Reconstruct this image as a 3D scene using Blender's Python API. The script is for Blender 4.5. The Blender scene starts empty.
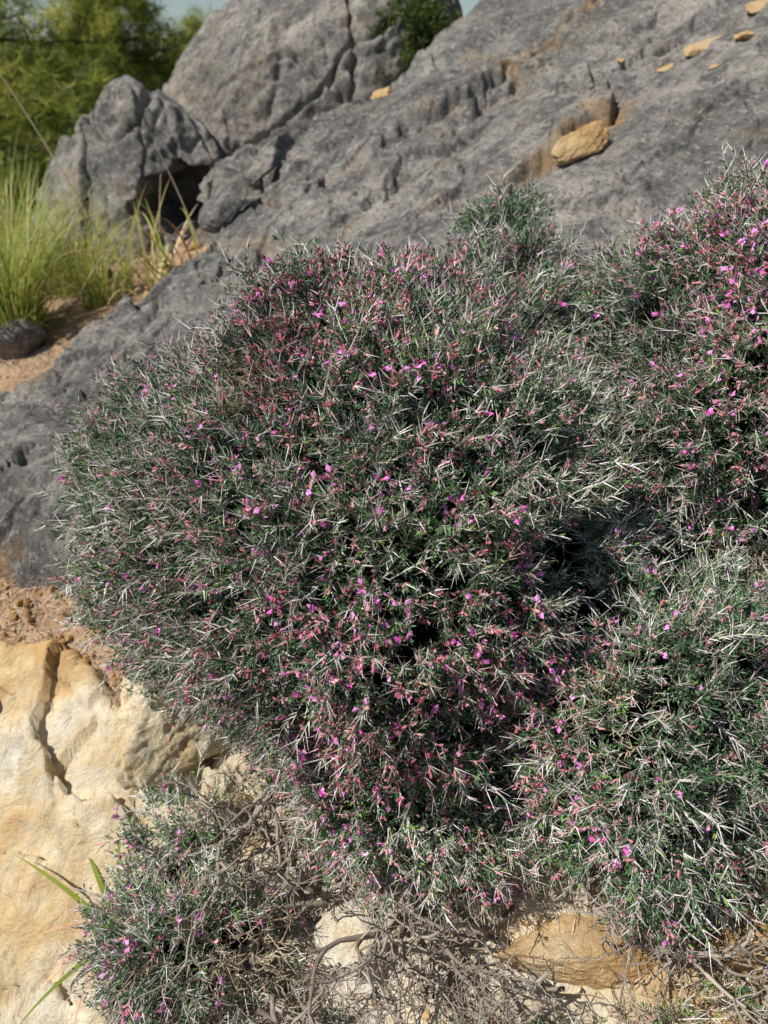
import bpy, bmesh, math, numpy as np
from mathutils import Vector
rng = np.random.default_rng(7)

# ---------------------------------------------------------------- noise
def _h(ix, iy, iz, seed):
    a = (ix.astype(np.int64)*374761393 + iy.astype(np.int64)*668265263 + iz.astype(np.int64)*2147483647 + seed*974634777) & 0xFFFFFFFF
    a = ((a ^ (a >> 13))*1274126177) & 0xFFFFFFFF
    a = ((a ^ (a >> 16))*2246822519) & 0xFFFFFFFF
    a = a ^ (a >> 15)
    return (a & 0xFFFFFF)/float(0xFFFFFF)
def vn(x, y, z=None, seed=0):
    x = np.asarray(x, float); y = np.asarray(y, float); flat = z is None
    z = np.zeros_like(x) if flat else np.asarray(z, float)
    ix, iy, iz = np.floor(x), np.floor(y), np.floor(z)
    fx, fy, fz = x-ix, y-iy, z-iz
    fx = fx*fx*fx*(fx*(fx*6-15)+10); fy = fy*fy*fy*(fy*(fy*6-15)+10); fz = fz*fz*fz*(fz*(fz*6-15)+10)
    r = 0
    for a in (0, 1):
        for b in (0, 1):
            for c in ((0,) if flat else (0, 1)):
                w = (fx if a else 1-fx)*(fy if b else 1-fy)*(fz if c else 1-fz)
                r = r + w*_h(ix+a, iy+b, iz+c, seed)
    return r*2-1
def fbm(x, y, z=None, o=4, seed=0, g=.5):
    s = 0; a = 1; f = 1.0; t = 0
    for i in range(o):
        s = s + a*vn(x*f, y*f, None if z is None else z*f, seed+i*17); t += a; a *= g; f *= 2.03
    return s/t
def ridged(x, y, z=None, o=4, seed=0, g=.5):
    s = 0; a = 1; f = 1.0; t = 0
    for i in range(o):
        s = s + a*(1-2*np.abs(vn(x*f, y*f, None if z is None else z*f, seed+i*17))); t += a; a *= g; f *= 2.03
    return s/t
def worley2(x, y, seed=0):
    ix, iy = np.floor(x), np.floor(y)
    f1 = np.full(x.shape, 9.); f2 = f1.copy(); hx = np.zeros_like(x); off = hx.copy(); tx = hx.copy(); ty = hx.copy()
    z = np.zeros_like(x)
    for a in (-1, 0, 1):
        for b in (-1, 0, 1):
            cx = ix+a; cy = iy+b
            px = cx+.1+.8*_h(cx, cy, z, seed); py = cy+.1+.8*_h(cx, cy, z, seed+1)
            d = np.hypot(px-x, py-y); m = d < f1
            f2 = np.where(m, f1, np.minimum(f2, d))
            off = np.where(m, _h(cx, cy, z, seed+2)*2-1, off)
            tx = np.where(m, (_h(cx, cy, z, seed+3)*2-1)*(x-px), tx)
            ty = np.where(m, (_h(cx, cy, z, seed+4)*2-1)*(y-py), ty)
            f1 = np.where(m, d, f1)
    return off, tx+ty, f2-f1, f1
def sstep(a, b, x):
    t = np.clip((x-a)/(b-a), 0, 1); return t*t*(3-2*t)
def softplus(x, k): return k*np.log1p(np.exp(np.clip(x/k, -40, 40)))

# ---------------------------------------------------------------- mesh helper
class MB:
    def __init__(s): s.v = []; s.f = []; s.m = []; s.t = []; s.n = 0
    def add(s, v, f, m=0, t=0.0):
        v = np.asarray(v, float).reshape(-1, 3); f = np.asarray(f, np.int64)
        s.v.append(v); s.f.append(f+s.n)
        s.m.append(np.full(len(f), m) if np.isscalar(m) else np.asarray(m))
        s.t.append(np.full(len(v), t) if np.isscalar(t) else np.asarray(t))
        s.n += len(v)
    def build(s, name, mats, smooth=False, extra=None, parent=None):
        me = bpy.data.meshes.new(name)
        v = np.concatenate(s.v); me.vertices.add(len(v)); me.vertices.foreach_set("co", v.ravel().astype(np.float32))
        loops = np.concatenate([f.ravel() for f in s.f]); tot = np.concatenate([np.full(len(f), f.shape[1]) for f in s.f])
        st = np.concatenate([[0], np.cumsum(tot)[:-1]])
        me.loops.add(len(loops)); me.loops.foreach_set("vertex_index", loops.astype(np.int32))
        me.polygons.add(len(tot)); me.polygons.foreach_set("loop_start", st.astype(np.int32)); me.polygons.foreach_set("loop_total", tot.astype(np.int32))
        me.polygons.foreach_set("material_index", np.concatenate(s.m).astype(np.int32))
        me.polygons.foreach_set("use_smooth", np.full(len(tot), smooth))
        a = me.attributes.new("tint", 'FLOAT', 'POINT'); a.data.foreach_set("value", np.concatenate(s.t).astype(np.float32))
        if extra:
            for k, val in extra.items():
                a = me.attributes.new(k, 'FLOAT', 'POINT'); a.data.foreach_set("value", val.astype(np.float32))
        me.update(calc_edges=True)
        for m in mats: me.materials.append(m)
        ob = bpy.data.objects.new(name, me); bpy.context.scene.collection.objects.link(ob)
        if parent: ob.parent = parent
        return ob

# ---------------------------------------------------------------- materials
def newmat(name, rough=.8):
    m = bpy.data.materials.new(name); m.use_nodes = True; nt = m.node_tree
    b = nt.nodes["Principled BSDF"]; b.inputs["Roughness"].default_value = rough
    b.inputs["Specular IOR Level"].default_value = .25
    return m, nt, b
def N(nt, t, **k):
    n = nt.nodes.new(t)
    for a, v in k.items(): setattr(n, a, v)
    return n
def noise(nt, co, scale, detail=6, rough=.6, dist=0):
    n = N(nt, "ShaderNodeTexNoise"); n.inputs["Scale"].default_value = scale; n.inputs["Detail"].default_value = detail
    n.inputs["Roughness"].default_value = rough; n.inputs["Distortion"].default_value = dist
    nt.links.new(co, n.inputs["Vector"]); return n.outputs["Fac"]
def ramp(nt, fac, stops):
    n = N(nt, "ShaderNodeValToRGB"); cr = n.color_ramp
    while len(cr.elements) < len(stops): cr.elements.new(.5)
    for e, (p, c) in zip(cr.elements, stops):
        e.position = p; e.color = (c[0], c[1], c[2], 1) if hasattr(c, '__len__') else (c, c, c, 1)
    nt.links.new(fac, n.inputs[0]); return n.outputs[0]
def mix(nt, fac, a, b, mode='MIX'):
    n = N(nt, "ShaderNodeMix", data_type='RGBA', blend_type=mode)
    for i, x in ((0, fac), (6, a), (7, b)):
        if hasattr(x, 'is_linked'): nt.links.new(x, n.inputs[i])
        elif i == 0: n.inputs[0].default_value = x
        else: n.inputs[i].default_value = (*x, 1)
    return n.outputs[2]
def bump(nt, b, h, strength=.5, dist=.01, prev=None):
    n = N(nt, "ShaderNodeBump"); n.inputs["Strength"].default_value = strength; n.inputs["Distance"].default_value = dist
    nt.links.new(h, n.inputs["Height"])
    if prev: nt.links.new(prev, n.inputs["Normal"])
    if b: nt.links.new(n.outputs[0], b.inputs["Normal"])
    return n.outputs[0]
def attr(nt, name):
    n = N(nt, "ShaderNodeAttribute", attribute_name=name); return n.outputs["Fac"]

def grey_rock_mat():
    m, nt, b = newmat("weathered_grey_limestone", .85)
    co = N(nt, "ShaderNodeTexCoord").outputs["Object"]
    c = ramp(nt, noise(nt, co, 2.6, 6, .68, .8), [(.36, (.20, .187, .168)), (.5, (.37, .345, .305)), (.63, (.52, .475, .41))])
    c = mix(nt, ramp(nt, noise(nt, co, 7, 7, .72, .5), [(.43, .9), (.54, .0)]), c, (.155, .15, .142))
    c = mix(nt, ramp(nt, noise(nt, co, 45, 5, .75), [(.51, .0), (.66, .75)]), c, (.60, .56, .49))
    c = mix(nt, ramp(nt, noise(nt, co, 80, 4, .75), [(.37, .8), (.47, .0)]), c, (.07, .068, .065))
    c = mix(nt, ramp(nt, noise(nt, co, 4.5, 6, .7, .6), [(.57, .0), (.68, .6)]), c, (.48, .36, .23))
    st = attr(nt, "stain")
    sn = N(nt, "ShaderNodeMath", operation='MULTIPLY'); nt.links.new(st, sn.inputs[0]); nt.links.new(ramp(nt, noise(nt, co, 13, 6, .7), [(.43, .0), (.55, 1.)]), sn.inputs[1])
    c = mix(nt, sn.outputs[0], c, (.60, .34, .12))
    nt.links.new(c, b.inputs["Base Color"])
    h1 = bump(nt, None, noise(nt, co, 16, 8, .74, .5), 1.0, .04)
    bump(nt, b, noise(nt, co, 100, 4, .75), .8, .007, h1)
    return m
def lime_mat(name="cream_limestone", warm=0.0):
    m, nt, b = newmat(name, .8)
    co = N(nt, "ShaderNodeTexCoord").outputs["Object"]
    if warm: st = [(.32, (.48, .27, .10)), (.44, (.60, .37, .16)), (.55, (.68, .48, .25)), (.68, (.74, .60, .40))]
    else: st = [(.34, (.68, .43, .19)), (.43, (.77, .58, .32)), (.52, (.82, .71, .51)), (.65, (.84, .78, .65))]
    c = ramp(nt, noise(nt, co, 2.6, 6, .65, .8), st)
    c = mix(nt, ramp(nt, noise(nt, co, 17, 7, .7), [(.35, .45), (.52, .0)]), c, (.62, .40, .18))
    c = mix(nt, ramp(nt, noise(nt, co, 50, 6, .75), [(.30, .6), (.42, .0)]), c, (.30, .20, .12))
    if not warm: c = mix(nt, ramp(nt, noise(nt, co, 7, 7, .7, 1.), [(.58, .0), (.68, .5)]), c, (.52, .47, .40))
    nt.links.new(c, b.inputs["Base Color"])
    h1 = bump(nt, None, noise(nt, co, 13, 8, .75, .5), .85, .03)
    bump(nt, b, noise(nt, co, 90, 4, .75), .6, .004, h1)
    return m
def soil_mat():
    m, nt, b = newmat("dry_soil", .95)
    co = N(nt, "ShaderNodeTexCoord").outputs["Object"]
    c = ramp(nt, noise(nt, co, 9, 9, .7), [(.3, (.20, .12, .07)), (.5, (.38, .24, .14)), (.7, (.56, .40, .25))])
    c = mix(nt, ramp(nt, noise(nt, co, 90, 6, .8), [(.5, .0), (.65, .8)]), c, (.64, .50, .35))
    far = ramp(nt, noise(nt, co, .25, 6, .6), [(.4, (.05, .075, .025)), (.6, (.12, .12, .05))])
    d = N(nt, "ShaderNodeVectorMath", operation='LENGTH'); nt.links.new(co, d.inputs[0])
    mr = N(nt, "ShaderNodeMapRange"); mr.inputs[1].default_value = 4; mr.inputs[2].default_value = 8; nt.links.new(d.outputs["Value"], mr.inputs[0])
    c = mix(nt, mr.outputs[0], c, far)
    nt.links.new(c, b.inputs["Base Color"])
    bump(nt, b, noise(nt, co, 60, 8, .75), .8, .01)
    return m
def tint_mat(name, stops, rough=.7, nscale=0, transl=0):
    m, nt, b = newmat(name, rough)
    c = ramp(nt, attr(nt, "tint"), stops)
    if nscale:
        co = N(nt, "ShaderNodeTexCoord").outputs["Object"]
        c = mix(nt, 1.0, c, ramp(nt, noise(nt, co, nscale, 4), [(.3, .55), (.7, 1.)]), 'MULTIPLY')
    nt.links.new(c, b.inputs["Base Color"])
    if transl:
        t = N(nt, "ShaderNodeBsdfTranslucent"); nt.links.new(c, t.inputs[0]); mx = N(nt, "ShaderNodeMixShader"); mx.inputs[0].default_value = transl
        nt.links.new(b.outputs[0], mx.inputs[1]); nt.links.new(t.outputs[0], mx.inputs[2]); nt.links.new(mx.outputs[0], nt.nodes["Material Output"].inputs[0])
    return m
M_grey = grey_rock_mat(); M_lime = lime_mat(); M_soil = soil_mat(); M_ochre = lime_mat("ochre_limestone", 1.0)
M_leaf = tint_mat("shrub_leaf", [(0, (.03, .075, .035)), (.5, (.085, .18, .085)), (.85, (.18, .31, .14)), (1, (.22, .36, .07))], .5)
M_spine = tint_mat("silvery_spine", [(0, (.38, .29, .27)), (.5, (.64, .56, .53)), (1, (.86, .82, .78))], .5)
M_calyx = tint_mat("calyx", [(0, (.40, .09, .12)), (.5, (.64, .21, .28)), (1, (.76, .41, .40))], .6)
M_flower = tint_mat("corolla", [(0, (.88, .16, .62)), (1, (.95, .44, .86))], .6, 0, .2)
M_dry = tint_mat("dry_twig", [(0, (.26, .19, .13)), (.5, (.46, .36, .26)), (1, (.66, .55, .42))], .8)
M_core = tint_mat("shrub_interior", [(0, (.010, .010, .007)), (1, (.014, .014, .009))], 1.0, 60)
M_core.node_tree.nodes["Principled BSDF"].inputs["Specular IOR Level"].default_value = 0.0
M_bark = tint_mat("branch_bark", [(0, (.28, .23, .18)), (1, (.54, .47, .39))], .85, 40)
M_grass = tint_mat("grass_blade", [(0, (.14, .22, .03)), (.5, (.38, .43, .09)), (.8, (.64, .56, .22)), (1, (.68, .57, .32))], .5, 0, .35)
M_pine = tint_mat("pine_needles", [(0, (.07, .11, .025)), (.5, (.28, .33, .05)), (1, (.60, .57, .13))], .55, 0, .35)
M_pbark = tint_mat("pine_bark", [(0, (.09, .065, .05)), (1, (.2, .16, .13))], .9, 15)
M_red = tint_mat("red_dry_leaf", [(0, (.40, .13, .06)), (1, (.62, .42, .28))], .6)

# ---------------------------------------------------------------- terrain functions
def G(x, y):
    x = np.asarray(x, float); y = np.asarray(y, float)
    yc = 2.4-softplus(2.4-y, .3)
    xc = np.tanh(x/3.2)*3.2
    z = .42+.3*xc+.3*yc-.55*(softplus(1.3-y, .05)-softplus(-.5-y, .05))
    z = z+.27*np.clip(-1-y, 0, 30)
    r = np.hypot(x, y)
    z = z+.02*np.clip(y-3, 0, 60)+sstep(60, 250, r)*(6+5*vn(x/60, y/60, seed=5))*.6
    z = z+.10*fbm(x*.7, y*.7, o=3, seed=2)*sstep(2.5, 6, r)+.018*fbm(x*6, y*6, o=5, seed=3)+.006*fbm(x*40, y*40, o=3, seed=4)
    return z
def polysd(x, y, P):
    P = np.array(P, float); d = np.full(x.shape, 1e9); ins = np.zeros(x.shape, bool)
    for i in range(len(P)):
        a = P[i]; b = P[(i+1) % len(P)]; e = b-a
        t = np.clip(((x-a[0])*e[0]+(y-a[1])*e[1])/(e@e), 0, 1)
        d = np.minimum(d, np.hypot(x-a[0]-t*e[0], y-a[1]-t*e[1]))
        c = ((a[1] > y) != (b[1] > y)) & (x < (b[0]-a[0])*(y-a[1])/(b[1]-a[1]+1e-12)+a[0]); ins ^= c
    return np.where(ins, d, -d)
SLAB = [(-2.6, 1.0), (-1.5, 1.12), (-.84, 1.32), (-.55, 1.22), (-.3, 1.3), (.5, 1.15), (3, 1.0), (6, 1.5), (6, 6), (1.6, 6.5), (.42, 4.3), (.06, 3.6), (-.325, 3.2), (-.60, 2.45), (-1.08, 2.0), (-1.7, 1.75), (-2.6, 1.7)]
LIME = [(-1.9, -.4), (-1.9, 1.0), (-1.2, 1.10), (-.80, 1.20), (-.62, 1.17), (-.5, 1.07), (-.2, 1.12), (.3, 1.05), (1.6, 1.1), (2.4, .4), (1.5, -.5)]
def slab_top(x, y):
    z = .466+.3*x+.3*y+.07*fbm(x*1.2, y*1.2, o=3, seed=11)
    stain = np.zeros_like(x)
    brk = .030*fbm(x*9, y*9, o=4, seed=36, g=.6)
    for c, ang, hgt, s0, s1, th in [(1.66, 35, .13, 1.4, 4.5, -.3), (1.95, 44, .03, 1.9, 3.0, .5), (1.74, 50, .03, -.4, 1.3, .8), (2.45, 30, .05, 1.2, 2.4, .6), (2.9, 24, .06, 1.8, 5, .5), (1.42, 30, .05, 1.9, 4., .0), (2.15, 64, .03, 1.5, 3.5, .8)]:
        a = math.radians(ang); dx, dy = math.cos(a), math.sin(a)
        s = x*dx+y*dy; t = -x*dy+y*dx
        tw = t+.26*fbm(s*1.7+c*9, t*1.2, o=5, seed=31, g=.6)+brk
        on = sstep(s0, s0+.5, s)*(1-sstep(s1-.5, s1, s))*sstep(-.5, .0, vn(s*1.6+c*5, s*0, seed=39))
        hv = hgt*(.2+1.1*np.clip(vn(s*1.9+c*7, s*0, seed=33)*.5+.5, 0, 1))
        z = z+hv*sstep(c-.022, c+.022, tw)*on-hv*sstep(c, c+.5, tw)*on
        z = z-.035*np.exp(-((tw-c+.014)/.012)**2)*on*(vn(s*2.5, s*0+c, seed=35) > -.3)
        stain = np.maximum(stain, np.exp(-((tw-c+.03)/.045)**2)*sstep(th, th+.2, vn(s*2.2, t*0+c, seed=77))*on)
    dx, dy = .80, .60
    s = x*dx+y*dy; t = -x*dy+y*dx
    q1 = fbm(s*1.6, t*1.9, o=6, seed=8, g=.6); q2 = fbm(s*1.6, t*1.9, o=6, seed=9, g=.6)
    off, tl, ed, _ = worley2(s*.9+.6*q1, t*1.7+.6*q2, 21)
    z = z+.008*off+.06*tl-.050*np.exp(-(ed/.016)**2)*sstep(-.3, .1, vn(s*1.1, t*1.3, seed=23))
    off, tl, ed, _ = worley2(s*3.0+1.0*q2, t*4.5+1.0*q1, 51)
    rough = .45+.55*sstep(-.4, .4, fbm(x*1.1, y*1.1, o=2, seed=55))
    z = z+(.010*off+.050*tl-.024*np.exp(-(ed/.03)**2)*(off > -.2))*rough
    off, tl, ed, _ = worley2(s*10+1.2*q1, t*13+1.2*q2, 57)
    z = z+(.003*off+.018*tl-.004*np.exp(-(ed/.05)**2)*(off > .2))*rough
    _, _, _, f1 = worley2(x*11, y*11, 61)
    pit = vn(x*1.6, y*1.6, seed=62) > -.05
    z = z-.034*np.exp(-(f1/.18)**2)*pit*sstep(-.2, -.5, x)
    z = z+.020*fbm(x*7, y*7, o=6, seed=12, g=.6)+.012*ridged(s*3, t*3.6, o=5, seed=14, g=.55)*rough+.004*fbm(x*45, y*45, o=3, seed=13)
    return z, stain
def lime_top(x, y):
    z = G(x, y)+.05
    s = x*.86-y*.5; t = x*.5+y*.86
    q1 = fbm(s*3, t*3, o=5, seed=8); q2 = fbm(s*3, t*3, o=5, seed=9)
    off, tl, ed, _ = worley2(s*2.6+.5*q1, t*3.6+.5*q2, 121)
    z = z+.016*off+.055*tl-.020*np.exp(-(ed/.014)**2)*(off > -.2)
    off, tl, ed, _ = worley2(s*7+.8*q2, t*9+.8*q1, 151)
    z = z+.005*off+.028*tl-.005*np.exp(-(ed/.03)**2)*(off > 0)
    z = z+.025*fbm(x*3, y*3, o=3, seed=111)+.012*fbm(x*12, y*12, o=6, seed=112, g=.6)
    return z
def patch(name, poly, xs, ys, topf, mat, w=.08, en=.05):
    X, Y = np.meshgrid(xs, ys); sd = polysd(X, Y, poly)+en*fbm(X*5, Y*5, o=4, seed=90)
    r = topf(X, Y); top, st = r if isinstance(r, tuple) else (r, np.zeros_like(X))
    k = np.sqrt(np.clip(sd/w, 0, 1)*(2-np.clip(sd/w, 0, 1)))
    base = np.minimum(G(X, Y)-.08, top-.05)
    Z = base+(top-base)*k
    nx, ny = len(xs), len(ys)
    idx = np.arange(nx*ny).reshape(ny, nx)
    q = np.stack([idx[:-1, :-1], idx[:-1, 1:], idx[1:, 1:], idx[1:, :-1]], -1).reshape(-1, 4)
    keep = (sd.ravel()[q] > -.03).any(1); q = q[keep]
    used = np.unique(q); mp = np.full(nx*ny, -1); mp[used] = np.arange(len(used)); q = mp[q]
    V = np.stack([X, Y, Z], -1).reshape(-1, 3)[used]
    mb = MB(); mb.add(V, q)
    st2 = np.maximum(st, sstep(.07, .0, sd)*(vn(X*3, Y*3, seed=78) > .2)*.6)
    return mb.build(name, [mat], True, {"stain": st2.ravel()[used]})
def axis(a, b, fine, lo, hi, g=1.25):
    c = list(np.arange(a, b, fine)); s = fine
    v = c[-1]
    while v < hi: s *= g; v += s; c.append(v)
    s = fine; v = c[0]; pre = []
    while v > lo: s *= g; v -= s; pre.append(v)
    return np.array(pre[::-1]+c)
class Look:
    def __init__(s, f, x0, x1, y0, y1, h=.02):
        s.x0, s.y0, s.h = x0, y0, h; X, Y = np.meshgrid(np.arange(x0, x1, h), np.arange(y0, y1, h)); r = f(X, Y); s.Z = r[0] if isinstance(r, tuple) else r
    def __call__(s, x, y):
        i = min(max((x-s.x0)/s.h, 0), s.Z.shape[1]-1.01); j = min(max((y-s.y0)/s.h, 0), s.Z.shape[0]-1.01); a, b = int(i), int(j); u, v = i-a, j-b
        Z = s.Z; return float(Z[b, a]*(1-u)*(1-v)+Z[b, a+1]*u*(1-v)+Z[b+1, a]*(1-u)*v+Z[b+1, a+1]*u*v)
ong = Look(G, -2.6, 1.6, 0, 4, .015); onlime = Look(lime_top, -1.2, 1.2, .2, 1.3, .012); onslab = Look(slab_top, -1.2, 2, 1, 4.2, .02)
def ongf(x, y): return float(G(np.array([x]), np.array([y]))[0])

xs = axis(-2.2, .2, .013, -500, 500, 1.14); ys = axis(.9, 3.3, .013, -500, 500, 1.14)
X, Y = np.meshgrid(xs, ys); Z = G(X, Y)
sdg = np.maximum(polysd(X, Y, SLAB), polysd(X, Y, LIME)); Z = Z-.12*sstep(.06, .25, sdg)
idx = np.arange(X.size).reshape(X.shape); q = np.stack([idx[:-1, :-1], idx[:-1, 1:], idx[1:, 1:], idx[1:, :-1]], -1).reshape(-1, 4)
mb = MB(); mb.add(np.stack([X, Y, Z], -1).reshape(-1, 3), q); mb.build("ground", [M_soil], True)
patch("grey_rock_slab", SLAB, axis(-1.2, 1.7, .007, -2.7, 6.1, 1.06), axis(1.1, 3.4, .007, .9, 6.6, 1.05), slab_top, M_grey, .08)
patch("limestone_rock", LIME, axis(-.95, .8, .006, -2, 2.5, 1.08), axis(.45, 1.25, .006, -.55, 1.35, 1.08), lime_top, M_lime, .05, .025)

# ---------------------------------------------------------------- angular rocks
def ico(sub):
    bm = bmesh.new(); bmesh.ops.create_icosphere(bm, subdivisions=sub, radius=1)
    v = np.array([p.co[:] for p in bm.verts]); f = np.array([[p.index for p in t.verts] for t in bm.faces]); bm.free(); return v, f
ICO = {k: ico(k) for k in (2, 5, 6, 8)}
def rotm(a, b, c):
    ca, sa, cb, sb, cc, sc = math.cos(a), math.sin(a), math.cos(b), math.sin(b), math.cos(c), math.sin(c)
    return np.array([[cc, -sc, 0], [sc, cc, 0], [0, 0, 1]])@np.array([[cb, 0, sb], [0, 1, 0], [-sb, 0, cb]])@np.array([[1, 0, 0], [0, ca, -sa], [0, sa, ca]])
def rockmesh(sub, seed, npl=14, sharp=120, rough=.05, hmin=.5):
    r = np.random.default_rng(seed); v, f = ICO[sub]
    n = r.normal(size=(npl, 3)); n /= np.linalg.norm(n, axis=1)[:, None]; h = r.uniform(hmin, .95, npl)
    d = np.maximum(v@n.T, 1e-3); rr = np.minimum(h[None]/d, 3)
    rad = -np.log(np.exp(-sharp*rr).sum(1)+math.exp(-sharp*1.15))/sharp
    p = v*rad[:, None]
    p = p*(1+rough*fbm(p[:, 0]*4, p[:, 1]*4, p[:, 2]*4, o=5, seed=seed, g=.6))[:, None]
    return p, f
def single_rock(name, c, rad, seed, mat, rot=(0, 0, 0), sub=6, **k):
    p, f = rockmesh(sub, seed, **k); p = (p*np.array(rad))@rotm(*rot).T+np.array(c)
    mb = MB(); mb.add(p, f, 0, .5); return mb.build(name, [mat], True, {"stain": np.zeros(len(p))})

mb = MB(); st = []
for (c, rad, sd, rot, sub) in [((-.42, 4.75, .80), (1.12, 1.1, 1.50), 3, (0, .15, .3), 8), ((-1.05, 4.0, .60), (.80, .66, .86), 8, (0, .1, .5), 8), ((-.62, 3.60, .66), (.50, .44, .60), 15, (.2, .1, .2), 8),
                          ((-1.6, 4.7, .75), (.5, .5, .5), 19, (.2, .1, 1.2), 6)]:
    p, f = rockmesh(sub, sd, npl=16, sharp=14, rough=.02, hmin=.76)
    p = (p*np.array(rad))@rotm(*rot).T+np.array(c)
    nrm = (p-np.array(c)); nrm /= np.linalg.norm(nrm, axis=1)[:, None]
    x, y, z = p.T; dsp = np.zeros(len(p))
    for n, k, wa, am, gr, s2 in [((-.45, -.35, .82), 2.6, .5, .05, .05, 1), ((.75, -.45, .25), 1.9, .45, .06, .055, 2), ((.3, .8, .2), 2.1, .4, .03, .03, 3), ((-.45, -.35, .82), 7, .7, .012, .014, 4), ((.8, .5, -.1), 6, .8, .012, .014, 5)]:
        n = np.array(n)/np.linalg.norm(n)
        u = (p@n)*k+wa*fbm(x*1.8, y*1.8, z*1.8, o=5, seed=60+s2, g=.55)+sd*.37
        i = np.floor(u); fr = u-i
        hn = _h(i+1, i*0+s2, i*0+sd, 71); h0 = _h(i, i*0+s2, i*0+sd, 71)
        st_ = sstep(.94, 1.0, fr); dsp += am*((h0*(1-st_)+hn*st_)*2-1)
        e = np.minimum(fr, 1-fr)/k; dsp -= gr*np.exp(-(e/.011)**2)*(vn(x*2, y*2, z*2, seed=80+s2) > -.3)
    dsp += .06*fbm(x*3, y*3, z*3, o=5, seed=5, g=.55)+.016*ridged(x*7, y*7, z*9, o=4, seed=6)+.010*fbm(x*20, y*20, z*20, o=3, seed=7)
    p = p+nrm*dsp[:, None]
    hx = (p-np.array([-.90, 3.40, 1.04]))/np.array([.21, .6, .14]); hd = np.linalg.norm(hx, axis=1)+.35*fbm(x*9, y*9, z*9, o=2, seed=44)
    p = p+np.array([.10, .95, -.02])*(.48*sstep(1.05, .9, hd))[:, None]
    mb.add(p, f); st.append(np.clip(fbm(x*1.5, y*1.5, z*1.5, seed=6), 0, 1)*.5)
mb.build("grey_boulder", [M_grey], True, {"stain": np.concatenate(st)})

for (x, y, dz, rad, sd, rot) in [(.52, 2.28, .030, (.10, .06, .022), 5, (.75, -.55, .5)), (1.02, 2.80, .0, (.09, .04, .016), 6, (.2, -.3, .5)), (1.24, 2.90, .01, (.12, .06, .018), 9, (.3, -.2, .7)),
                                 (1.10, 2.70, .0, (.05, .03, .013), 11, (.2, -.2, .7)), (.9, 2.74, .0, (.04, .02, .012), 13, (.2, -.2, .4)), (.98, 2.55, .0, (.03, .02, .010), 21, (.2, -.2, .4)),
                                 (.58, 2.36, .0, (.03, .02, .010), 22, (.2, -.2, .4)), (.8, 2.95, .0, (.04, .02, .010), 23, (.2, -.2, 1.4)), (.0, 3.36, .0, (.05, .04, .02), 10, (.4, -.6, .7))]:
    single_rock("ochre_stone", (x, y, onslab(x, y)+dz), rad, sd, M_ochre, rot, hmin=.4, rough=.16)
for (x, y, dz, rad, sd, rot) in [(-1.17, 2.36, .03, (.10, .08, .07), 12, (.1, -.2, .3)), (.60, 2.62, .01, (.07, .05, .05), 32, (.1, -.2, .3)), (-.5, 2.62, .03, (.12, .07, .05), 33, (.1, -.5, .9)), (-.42, 2.9, .03, (.16, .06, .05), 34, (.1, -.5, .9))]:
    single_rock("grey_stone", (x, y, (ong(x, y) if x < -1 else onslab(x, y))+dz), rad, sd, M_grey, rot)
for (x, y, dz, rad, sd, rot) in [(-.385, .97, .05, (.105, .085, .14), 14, (.2, .25, .4)), (-.16, .80, .01, (.11, .07, .06), 16, (.1, .1, .2)), (.32, .64, -.015, (.16, .07, .05), 17, (.1, .1, .1)), (-.27, .86, .0, (.08, .07, .06), 18, (.1, .3, 1.0)),
                                 (-.02, .68, 0, (.09, .06, .04), 24, (.1, .1, .6)), (.56, .60, .0, (.10, .07, .05), 25, (0, .1, 0)), (-.8, 1.1, .0, (.06, .05, .04), 26, (0, .1, 0))]:
    single_rock("cream_limestone_block", (x, y, onlime(x, y)+dz), rad, sd, M_ochre if sd in (17, 25) else M_lime, rot, hmin=.55, rough=.13, sharp=60)

mb = MB(); tm = [rockmesh(2, 200+i, 9, 12, .1, .55) for i in range(8)]
def gravel(xr, yr, cnt, smin, smax, hf, gp):
    for i in range(cnt):
        x = rng.uniform(*xr); y = rng.uniform(*yr); s = smin*(smax/smin)**(rng.random()**2)
        p, f = tm[rng.integers(8)]
        p = (p*np.array([s, s*rng.uniform(.5, .9), s*rng.uniform(.4, .8)]))@rotm(*rng.uniform(0, 6, 3)).T+np.array([x, y, hf(x, y)+s*.2])
        mb.add(p, f, 0 if rng.random() > gp else 1, .5)
gravel((-1.1, -.4), (1.05, 1.36), 900, .002, .016, ong, .04)
gravel((-1.7, -.6), (2.0, 3.4), 260, .005, .035, ong, .4)
gravel((-.3, .8), (.5, .95), 140, .003, .014, onlime, .1)
mb.build("gravel", [M_ochre, M_grey], False, {"stain": np.zeros(mb.n)})

# ---------------------------------------------------------------- tubes / blades
def tube(P, R, sides=3):
    P = np.asarray(P, float); n = len(P); T = np.gradient(P, axis=0); T /= np.linalg.norm(T, axis=1)[:, None]+1e-9
    a = np.array([.31, .87, .38]); u = np.cross(T, a); u /= np.linalg.norm(u, axis=1)[:, None]+1e-9; w = np.cross(T, u)
    th = np.arange(sides)*2*math.pi/sides
    V = P[:, None]+np.asarray(R)[:, None, None]*(np.cos(th)[None, :, None]*u[:, None]+np.sin(th)[None, :, None]*w[:, None])
    V = V.reshape(-1, 3); F = []
    for i in range(n-1):
        for j in range(sides):
            k = (j+1) % sides; F += [[i*sides+j, i*sides+k, (i+1)*sides+k], [i*sides+j, (i+1)*sides+k, (i+1)*sides+j]]
    return V, F
def nz(v): v = np.asarray(v, float); return v/(np.linalg.norm(v)+1e-9)
def diamond(p, d, side, L, W, fold=.25):
    d = nz(d); side = nz(side); up = np.cross(d, side)
    return np.array([p, p+d*L*.5-side*W*.5+up*W*fold, p+d*L-up*W*.1, p+d*L*.5+side*W*.5+up*W*fold]), [[0, 1, 2], [0, 2, 3]]
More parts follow.
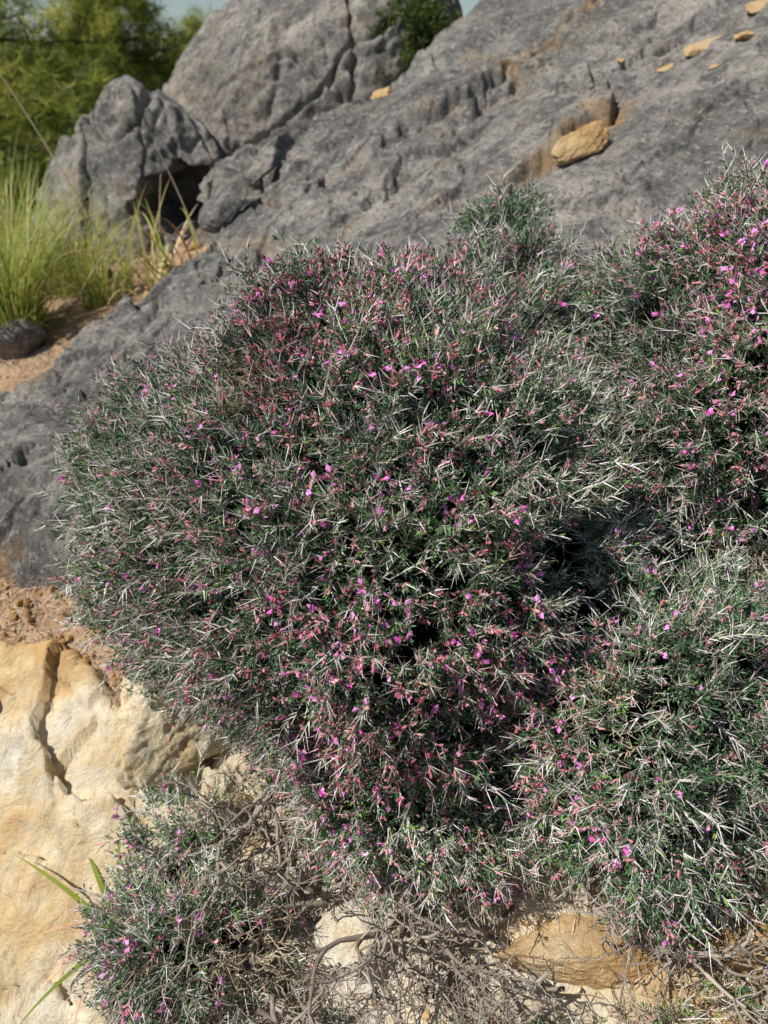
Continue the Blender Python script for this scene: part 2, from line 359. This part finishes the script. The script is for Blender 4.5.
def sprig(r, kind):
    b = MB(); L = r.uniform(.035, .06) if kind != 'spiny' else r.uniform(.045, .072)
    bend = r.normal(0, .18, 2); ts = np.linspace(0, 1, 4)
    P = np.stack([bend[0]*L*ts**2, bend[1]*L*ts**2, L*ts], 1)
    v, f = tube(P, np.linspace(.0010, .00025, 4)); b.add(v, f, 4 if kind == 'dry' else 1, r.uniform(.1, .8))
    at = lambda t: np.array([bend[0]*L*t*t, bend[1]*L*t*t, L*t])
    ns = {'leafy': 2, 'spiny': 8, 'calyx': 3, 'flower': 3, 'dry': 7}[kind]
    for i in range(ns):
        t = r.uniform(.25, .9); a = r.uniform(0, 6.28); el = r.uniform(.5, 1.1)
        d = np.array([math.cos(a)*math.sin(el), math.sin(a)*math.sin(el), math.cos(el)]); ln = r.uniform(.011, .025)
        p = at(t); v, f = tube([p, p+d*ln+np.array([0, 0, ln*.12])], [.00075, .00015]); b.add(v, f, 4 if kind == 'dry' else 1, r.uniform(.3, 1))
    nl = {'leafy': 30, 'spiny': 17, 'calyx': 21, 'flower': 20, 'dry': 2}[kind]
    for i in range(nl):
        t = r.uniform(.1, .98 if kind == 'leafy' else .85); a = r.uniform(0, 6.28); el = r.uniform(.4, 1.2)
        d = np.array([math.cos(a)*math.sin(el), math.sin(a)*math.sin(el), math.cos(el)]); s = np.cross(d, r.normal(size=3))
        p = at(t)+d*r.uniform(0, .006); v, f = diamond(p, d, s, r.uniform(.006, .011), r.uniform(.0020, .0034)); b.add(v, f, 0, np.clip(r.normal(.45, .25), 0, 1)*np.ones(4))
    if kind in ('calyx', 'flower'):
        for i in range(r.integers(3, 7)):
            t = r.uniform(.5, 1.0); a = r.uniform(0, 6.28); el = r.uniform(.5, 1.2)
            d = np.array([math.cos(a)*math.sin(el), math.sin(a)*math.sin(el), math.cos(el)]); p = at(t)
            ln = r.uniform(.006, .009)
            v, f = tube([p, p+d*ln*.6, p+d*ln], [.0007, .0015, .0012], 4); b.add(v, f, 2, r.uniform(0, 1))
            if kind == 'flower' and i < 2:
                q = p+d*ln; s = nz(np.cross(d, r.normal(size=3)))
                for k in (-1, 0, 1):
                    dd = nz(d*.6+s*k*.7+np.array([0, 0, -.25 if k == 0 else .2])); v, f = diamond(q, dd, np.cross(dd, d+.2*s+r.normal(0, .1, 3)), .0096 if k == 0 else .0056, .0068 if k == 0 else .0032, .15); b.add(v, f, 3, r.uniform(0, 1))
    return np.concatenate(b.v), np.concatenate(b.f), np.concatenate(b.m), np.concatenate(b.t)
KINDS = ['leafy', 'spiny', 'calyx', 'flower', 'dry']
TPL = {k: [sprig(np.random.default_rng(100*i+j), k) for j in range(12)] for i, k in enumerate(KINDS)}
def place(mb, pts, dirs, kinds, scale):
    n = len(pts); d = dirs/np.linalg.norm(dirs, axis=1)[:, None]
    a = rng.normal(size=(n, 3)); u = np.cross(d, a); u /= np.linalg.norm(u, axis=1)[:, None]; w = np.cross(d, u)
    vi = rng.integers(0, 12, n); tn = rng.normal(0, .15, n)+.30*vn(pts[:, 0]*7, pts[:, 1]*7, pts[:, 2]*7, seed=71)
    for ki, k in enumerate(KINDS):
        for j in range(12):
            s = np.where((kinds == ki) & (vi == j))[0]
            if not len(s): continue
            v, f, m, t = TPL[k][j]
            V = pts[s][:, None]+scale[s][:, None, None]*(v[None, :, 0:1]*u[s][:, None]+v[None, :, 1:2]*w[s][:, None]+v[None, :, 2:3]*d[s][:, None])
            F = f[None]+(np.arange(len(s))*len(v))[:, None, None]
            mb.add(V.reshape(-1, 3), F.reshape(-1, 3), np.tile(m, len(s)), np.clip((t[None]+tn[s][:, None]), 0, 1).ravel())
GULLY = np.array([(.19, .78, .96), (.25, .80, .97), (.33, .84, .95), (.41, .88, .95), (.50, .90, .93), (.60, .92, .90), (.22, .90, 1.06), (.43, .65, .76), (.50, .68, .74), (-.14, .78, .52), (-.20, .84, .56), (-.16, .82, .62), (.16, .68, .62)])
def gul(p):
    d = np.min(np.linalg.norm(p[:, None]-GULLY[None], axis=2), axis=1); return np.exp(-(d/.05)**2)
def lump(p): return .055*fbm(p[:, 0]*6, p[:, 1]*6, p[:, 2]*6, o=2, seed=301)+.030*vn(p[:, 0]*17, p[:, 1]*17, p[:, 2]*17, seed=305)-.075*gul(p)
def cushion(name, E, dens, pinkf, dryspots, gap=-.28, lumpk=1.0, core_on=True, dryp=0.0, spiny=.42):
    root = bpy.data.objects.new(name, None); bpy.context.scene.collection.objects.link(root)
    mb = MB(); core = MB()
    C = np.array([e[:3] for e in E]); R = np.array([e[3:6] for e in E])
    for i in range(len(E)):
        c, rad = C[i], R[i]
        area = 4*math.pi*(np.prod(rad)**(2/3)); n = int(area*dens)
        u = rng.normal(size=(n, 3)); u /= np.linalg.norm(u, axis=1)[:, None]
        keep = (u[:, 2] > -.75) & ((u[:, 1] < .4) | (rng.random(n) < .3)); u = u[keep]
        p = c+u*rad; nr = u/rad; nr /= np.linalg.norm(nr, axis=1)[:, None]
        ok = np.ones(len(p), bool)
        for j in range(len(E)):
            if j != i: ok &= (((p-C[j])/R[j])**2).sum(1) > .86
        ok &= p[:, 2] > G(p[:, 0], p[:, 1])+.02
        p = p[ok]; nr = nr[ok]
        g = vn(p[:, 0]*11, p[:, 1]*11, p[:, 2]*11, seed=310)*.6+vn(p[:, 0]*25, p[:, 1]*25, p[:, 2]*25, seed=311)*.4-.5*gul(p)
        kk = (g > gap) | (rng.random(len(p)) < .50); p = p[kk]; nr = nr[kk]; g = g[kk]
        lm = lump(p)*lumpk; out = (rng.random(len(p)) < .10) & (g > gap)
        depth = np.where(g < gap, .038, 0)+rng.exponential(.011, len(p))-.026*out
        d = nr+np.array([-.08, -.05, .28])+rng.normal(0, .42, p.shape)
        d /= np.linalg.norm(d, axis=1)[:, None]
        base = p+nr*(lm-depth-.028)[:, None]
        pk = pinkf(p); r1 = rng.random(len(p)); kinds = np.where((rng.random(len(p)) < spiny) | out, 1, 0)
        kinds = np.where(r1 < pk, 2, kinds); kinds = np.where(r1 < pk*.30, 3, kinds)
        kinds = np.where((g < gap) & (kinds == 3), 0, kinds)
        low = (p[:, 2]-G(p[:, 0], p[:, 1]) < .20) & (rng.random(len(p)) < .45) & (p[:, 0] > -.25)
        kinds = np.where(low | (rng.random(len(p)) < dryp), 4, kinds)
        for (s, rr) in dryspots:
            q = np.linalg.norm(p-np.array(s), axis=1)
            kinds = np.where((q < rr*(.4+.8*rng.random(len(p)))), 4, kinds)
        place(mb, base, d, kinds, rng.uniform(.75, 1.25, len(p)))
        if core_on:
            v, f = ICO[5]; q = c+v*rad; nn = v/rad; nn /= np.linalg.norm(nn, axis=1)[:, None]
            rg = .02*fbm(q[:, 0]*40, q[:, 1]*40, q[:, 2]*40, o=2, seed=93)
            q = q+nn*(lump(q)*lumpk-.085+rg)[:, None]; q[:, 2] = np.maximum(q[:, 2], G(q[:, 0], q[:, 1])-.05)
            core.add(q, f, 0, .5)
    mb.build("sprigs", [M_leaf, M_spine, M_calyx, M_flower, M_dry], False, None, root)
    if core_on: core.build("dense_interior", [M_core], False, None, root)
    return root
def pinkmain(p):
    x, y, z = p.T
    m = np.exp(-((x-.03+.12*(z-.8))/.22)**2)*.62*(z < 1.25)
    m = np.maximum(m, .58*sstep(.38, .52, x)*sstep(.85, 1.0, z))
    m = m*(.35+.95*sstep(-.4, .4, vn(x*9, y*9, z*9, seed=320)))
    return np.clip(m+.14, 0, .7)
MAIN = [(.01, 1.17, .80, .43, .47, .44), (-.33, 1.22, .80, .20, .26, .25), (.04, .90, .60, .24, .24, .27), (.70, 1.27, 1.00, .36, .40, .35),
        (.40, .86, .63, .27, .26, .28), (.76, 1.0, .68, .25, .26, .24), (.18, 1.42, 1.07, .20, .22, .16)]
cushion("pink_flowering_cushion_shrub", MAIN, 9500, pinkmain, [((-.18, 1.0, 1.10), .08), ((.28, .66, .84), .07)], dryp=.025)
cushion("spiny_cushion_shrub", [(-.30, .68, .28, .15, .13, .17), (-.15, .60, .19, .14, .10, .10), (-.33, .79, .38, .08, .07, .10)], 6500, lambda p: np.full(len(p), .24), [((-.2, .62, .38), .06)], dryp=.12, spiny=.55)
cushion("spiny_cushion_shrub", [(.25, 1.60, 1.20, .09, .08, .10)], 9000, lambda p: np.full(len(p), .05), [], spiny=.2)
cushion("spiny_cushion_shrub", [(.25, .56, .26, .13, .10, .08), (.62, .62, .36, .15, .10, .10), (.02, .55, .20, .08, .08, .06), (.42, .56, .32, .12, .08, .08)], 5000, lambda p: np.full(len(p), .07), [], core_on=False, dryp=.4)

# ---------------------------------------------------------------- dead branches
def branch(mb, p, d, L, r, hf, depth=0, lift=.01, mat=0):
    n = 9; P = [np.array(p, float)]; d = nz(d)
    for i in range(n-1):
        d = nz(d+rng.normal(0, .24, 3)*np.array([1, 1, .6])); q = P[-1]+d*L/n
        g = hf(q[0], q[1])+lift*.6
        if q[2] < g: q[2] = g+.3*(g-q[2]); d[2] = abs(d[2])*.4
        P.append(q)
    R = np.linspace(r, r*.5, n)*(1+.12*rng.normal(size=n)); R = np.abs(R)
    v, f = tube(P, R, 6 if r > .002 else 4); mb.add(v, f, mat, rng.random())
    if depth < 3:
        for k in range(rng.integers(3, 6)):
            i = rng.integers(2, n); T = nz(P[i]-P[i-1])
            dd = nz(T+rng.normal(0, .6, 3)+np.array([0, 0, .12])); branch(mb, P[i], dd, L*rng.uniform(.4, .7), max(r*.58, .0007), hf, depth+1, lift, mat)
mb = MB()
BR = [((-.16, .88, .56), (-.05, -.9, -.5), .22, .006), ((-.12, .90, .46), (-.9, -.4, -.1), .24, .005), ((0, .78, .36), (-.7, -.7, -.2), .28, .006), ((.05, .72, .34), (-.5, -.8, -.2), .25, .006),
                     ((.10, .72, .36), (.4, -.8, -.2), .28, .007), ((.3, .70, .40), (.2, -.8, -.2), .22, .007), ((.5, .66, .42), (-.1, -.6, -.8), .25, .009), ((.58, .66, .45), (.4, -.7, -.3), .2, .006),
                     ((-.05, .72, .33), (-.9, -.3, 0), .25, .005), ((.2, .68, .36), (-.6, -.6, -.1), .25, .005), ((.42, .66, .40), (.7, -.5, -.1), .25, .005), ((-.28, .86, .42), (.6, -.6, -.1), .2, .005)]
for i in range(20): BR.append(((rng.uniform(-.25, .65), rng.uniform(.55, .74), .45), (rng.normal(), rng.normal()-.4, -.8), rng.uniform(.12, .2), rng.uniform(.0025, .004)))
for (p, d, L, r) in BR: branch(mb, (p[0], p[1], max(onlime(p[0], p[1])+.02, min(p[2], onlime(p[0], p[1])+.14))), d, L, r, onlime)
mb.build("dead_branches", [M_bark], True)
mb = MB()
def litter(xr, yr, cnt, hf):
    for i in range(cnt):
        x = rng.uniform(*xr); y = rng.uniform(*yr); a = rng.uniform(0, 6.28); L = rng.uniform(.01, .05)
        z = hf(x, y)+.003; d = np.array([math.cos(a), math.sin(a), rng.normal(0, .25)])*L
        v, f = tube([[x, y, z], np.array([x, y, z])+d*.5+[0, 0, .003], np.array([x, y, z])+d], [.0010, .0010, .0004], 3); mb.add(v, f, 0, rng.random())
litter((-1.1, -.4), (1.05, 1.36), 1300, ong); litter((-.15, .8), (.48, .85), 2200, onlime); litter((-1.7, -.6), (2., 3.2), 900, ong)
mb.build("twig_litter", [M_dry], False)

# ---------------------------------------------------------------- grass
def blade(mb, p, az, L, W, lean, droop, tint, mat=0, n=7):
    h = np.array([math.cos(az), math.sin(az), 0]); side = np.array([-h[1], h[0], 0])
    ts = np.linspace(0, 1, n); ang = lean+droop*ts**1.3
    P = [np.array(p, float)]
    for i in range(1, n): P.append(P[-1]+L/(n-1)*(h*math.sin(ang[i])+np.array([0, 0, 1])*math.cos(ang[i])))
    P = np.array(P); w = W*(1-ts**2)*.5+.0003
    V = np.concatenate([P-side*w[:, None], P+side*w[:, None]]); F = [[i, i+1, n+i+1, n+i] for i in range(n-1)]
    mb.add(V, F, mat, tint)
mb = MB()
for (cx, cy, cnt, rad, L) in [(-1.30, 2.56, 560, .12, .56), (-1.45, 2.45, 300, .10, .50), (-1.2, 3.0, 200, .10, .40), (-1.6, 3.2, 400, .2, .65), (-1.22, 2.42, 200, .07, .34), (-1.0, 2.7, 110, .08, .24)]:
    for i in range(cnt):
        a = rng.uniform(0, 6.28); r = rad*math.sqrt(rng.random()); x = cx+r*math.cos(a); y = cy+r*math.sin(a)
        blade(mb, (x, y, ong(x, y)-.01), a+rng.normal(0, .5), L*rng.uniform(.5, 1.1), rng.uniform(.003, .006), rng.uniform(0, .35), rng.uniform(.2, 1.5), float(np.clip(rng.beta(1.5, 1.8), 0, 1)))
mb.build("grass_tuft", [M_grass], False)
mb = MB()
for i in range(40):
    a = rng.uniform(0, 6.28); x = -.80+.07*rng.normal(); y = 2.70+.07*rng.normal()
    blade(mb, (x, y, ong(x, y)), a, rng.uniform(.2, .42), rng.uniform(.006, .014), rng.uniform(.1, .9), rng.uniform(.2, 1.6), rng.uniform(.3, 1), 0 if rng.random() < .7 else 1, 9)
mb.build("asphodel_plant", [M_grass, M_red], False)
mb = MB()
for (a, L, ln, dr, t, m) in [(2.2, .20, .7, .9, .3, 0), (2.7, .24, .9, .6, .4, 0), (-2.2, .20, 1.1, .8, .2, 0), (3.3, .15, .5, 1.6, .7, 1), (1.7, .2, .4, .9, .2, 0), (-1.8, .16, .9, 1.5, .8, 1), (-2.6, .17, 1.0, 1.9, .9, 1), (2.9, .18, 1.2, 1.6, .6, 1)]:
    blade(mb, (-.45, .74, onlime(-.45, .74)), a, L, .010, ln, dr, t, m, 11)
mb.build("asphodel_plant", [M_grass, M_red], False)
mb = MB()
for (x, y, dx, dy, L) in [(-1.0, 2.9, -.35, .1, .75), (-.85, 2.9, .1, .1, .35), (-1.1, 2.6, .6, .1, .3), (-.7, 3.0, -.25, 0, .4), (-1.25, 2.7, -.1, 0, .5)]:
    z = ong(x, y); t = np.linspace(0, 1, 9)[:, None]
    P = np.array([x, y, z])+t*np.array([dx, dy, 1])*L+t**2*np.array([dx, 0, -.1])*L*.3; v, f = tube(P, np.linspace(.0035, .0015, 9), 5); mb.add(v, f, 0, .8)
mb.build("dry_grass_stems", [M_dry], True)

# ---------------------------------------------------------------- pines & bushes
def clumps(mb, pts, size, nn, tints, up=.5, W=.05):
    n = len(pts); d = rng.normal(size=(n, nn, 3)); d[:, :, 2] += up; d /= np.linalg.norm(d, axis=2)[:, :, None]
    L = size*rng.uniform(.6, 1.2, (n, nn, 1)); s = np.cross(d, rng.normal(size=(n, nn, 3))); s /= np.linalg.norm(s, axis=2)[:, :, None]
    b = pts[:, None]+d*L*.1
    V = np.stack([b-s*size*W, b+s*size*W, b+d*L], 2).reshape(-1, 3)
    mb.add(V, np.arange(len(V)).reshape(-1, 3), 0, np.repeat(np.clip(tints[:, None]+rng.normal(0, .12, (n, nn)), 0, 1).ravel(), 3))
def pine(x, y, H, crown, low, dens=1.0):
    root = bpy.data.objects.new("pine_tree", None); bpy.context.scene.collection.objects.link(root)
    z = ongf(x, y)-.1; tr = MB(); t = np.linspace(0, 1, 10)
    P = np.stack([x+.25*np.sin(t*3)*t, y+.15*t, z+H*t], 1); v, f = tube(P, .10*(1-t)+.015, 10); tr.add(v, f, 0, .5)
    nd = MB(); pts = []
    for i in range(44):
        tt = low+(1-low)*(i/44)**.9; k = tt*9; i0 = int(min(k, 8)); b0 = P[i0]+(P[i0+1]-P[i0])*(k-i0)
        a = i*2.4+rng.normal(0, .3); L = crown*(1-.6*((tt-low)/(1-low)))*rng.uniform(.6, 1.1)
        d = np.array([math.cos(a), math.sin(a), .15]); s = np.linspace(0, 1, 6)[:, None]
        B = b0+d*L*s+np.array([0, 0, -.12*L])*s**2+rng.normal(0, .03, (6, 3))*s; v, f = tube(B, np.linspace(.025, .006, 6), 5); tr.add(v, f, 0, .4)
        for j in range(int(9*dens)):
            s0 = rng.uniform(.25, 1); q0 = b0+d*L*s0+np.array([0, 0, -.12*L])*s0**2
            dd = nz(d+rng.normal(0, .7, 3)); l2 = L*rng.uniform(.15, .45); q1 = q0+dd*l2
            v, f = tube([q0, (q0+q1)/2, q1], [.008, .005, .003], 4); tr.add(v, f, 0, .4)
            m = rng.integers(7, 12); ss = rng.uniform(.2, 1.05, (m, 1)); pts.append(q0+(q1-q0)*ss+rng.normal(0, .06, (m, 3)))
    pts = np.concatenate(pts); clumps(nd, pts, .12, 13, np.clip(.60+.45*vn(pts[:, 0]*2, pts[:, 1]*2, pts[:, 2]*2, seed=9)+rng.normal(0, .1, len(pts)), 0, 1), .5, .03)
    tr.build("trunk_and_limbs", [M_pbark], True, None, root); nd.build("needles", [M_pine], False, None, root)
pine(-3.6, 7.2, 3.2, 1.6, .05, 1.3); pine(-3.1, 9.6, 2.1, 1.25, .03, 1.3); pine(-2.2, 11.5, 1.5, 1.3, .03, 1.2); pine(-6.0, 11.0, 5, 2.2, .06)
def bush(name, x, y, z, rx, rz, cnt, tint, size=.05):
    mb = MB(); u = rng.normal(size=(cnt, 3)); u /= np.linalg.norm(u, axis=1)[:, None]; u[:, 2] = np.abs(u[:, 2])
    r = rng.uniform(.35, 1, (cnt, 1))**.5; p = u*r; p *= (1+.3*fbm(u[:, 0]*3+x, u[:, 1]*3, u[:, 2]*3, o=2, seed=3))[:, None]
    p = p*np.array([rx, rx, rz])+np.array([x, y, z]); clumps(mb, p, size, 10, np.clip(tint+.3*vn(p[:, 0]*5, p[:, 1]*5, p[:, 2]*5, seed=4), 0, 1), .6, .10)
    for i in range(24):
        d = nz(rng.normal(size=3)+np.array([0, 0, 1.2])); P = np.array([x, y, z-.05])+np.linspace(0, 1, 5)[:, None]*d*np.array([rx, rx, rz])*.8; v, f = tube(P, np.linspace(.012, .003, 5), 4); mb.add(v, f, 1, .4)
    mb.build(name, [M_pine, M_pbark], False)
bush("evergreen_shrub", -2.6, 5.2, ongf(-2.6, 5.2), .5, .5, 2400, .15); bush("evergreen_shrub", -3.3, 6.2, ongf(-3.3, 6.2), .8, .7, 3000, .1)
bush("evergreen_shrub", -2.4, 7.4, ongf(-2.4, 7.4), .8, .6, 3000, .4); bush("evergreen_shrub", .12, 4.05, 1.48, .26, .38, 1500, .15, .035); bush("evergreen_shrub", -1.9, 6.3, ongf(-1.9, 6.3), .6, .6, 2000, .4)
bush("evergreen_shrub", -3.0, 14.0, ongf(-3.0, 14), 2.4, 1.3, 5000, .3, .09); bush("evergreen_shrub", -7.0, 17.0, ongf(-7, 17), 3.5, 1.8, 5000, .3, .1)

# ---------------------------------------------------------------- light, world, camera
el, az = math.radians(52), math.radians(248)   # azimuth from +Y clockwise
D = Vector((math.sin(az)*math.cos(el), math.cos(az)*math.cos(el), math.sin(el)))
sl = bpy.data.lights.new("sun", 'SUN'); sl.energy = 5.0; sl.angle = math.radians(.53); sl.color = (1, .96, .89)
so = bpy.data.objects.new("sun", sl); so.rotation_euler = D.to_track_quat('Z', 'Y').to_euler(); so.location = (-3, -2, 6); bpy.context.scene.collection.objects.link(so)
w = bpy.data.worlds.new("World"); bpy.context.scene.world = w; w.use_nodes = True; nt = w.node_tree
sk = nt.nodes.new("ShaderNodeTexSky"); sk.sky_type = 'NISHITA'; sk.sun_disc = False; sk.sun_elevation = el; sk.sun_rotation = az; sk.dust_density = .3; sk.air_density = 1.0
nt.links.new(sk.outputs[0], nt.nodes["Background"].inputs[0]); nt.nodes["Background"].inputs[1].default_value = .075
cam = bpy.data.cameras.new("camera"); co = bpy.data.objects.new("camera", cam); bpy.context.scene.collection.objects.link(co)
co.location = (0, 0, 1.5); co.rotation_euler = (math.radians(60), 0, 0)
cam.sensor_fit = 'VERTICAL'; cam.sensor_height = 36; cam.lens = 26.2; cam.clip_start = .02; cam.clip_end = 2000
cam.dof.use_dof = True; cam.dof.focus_distance = 1.0; cam.dof.aperture_fstop = 4.5
bpy.context.scene.camera = co
bpy.context.scene.view_settings.view_transform = 'Standard'
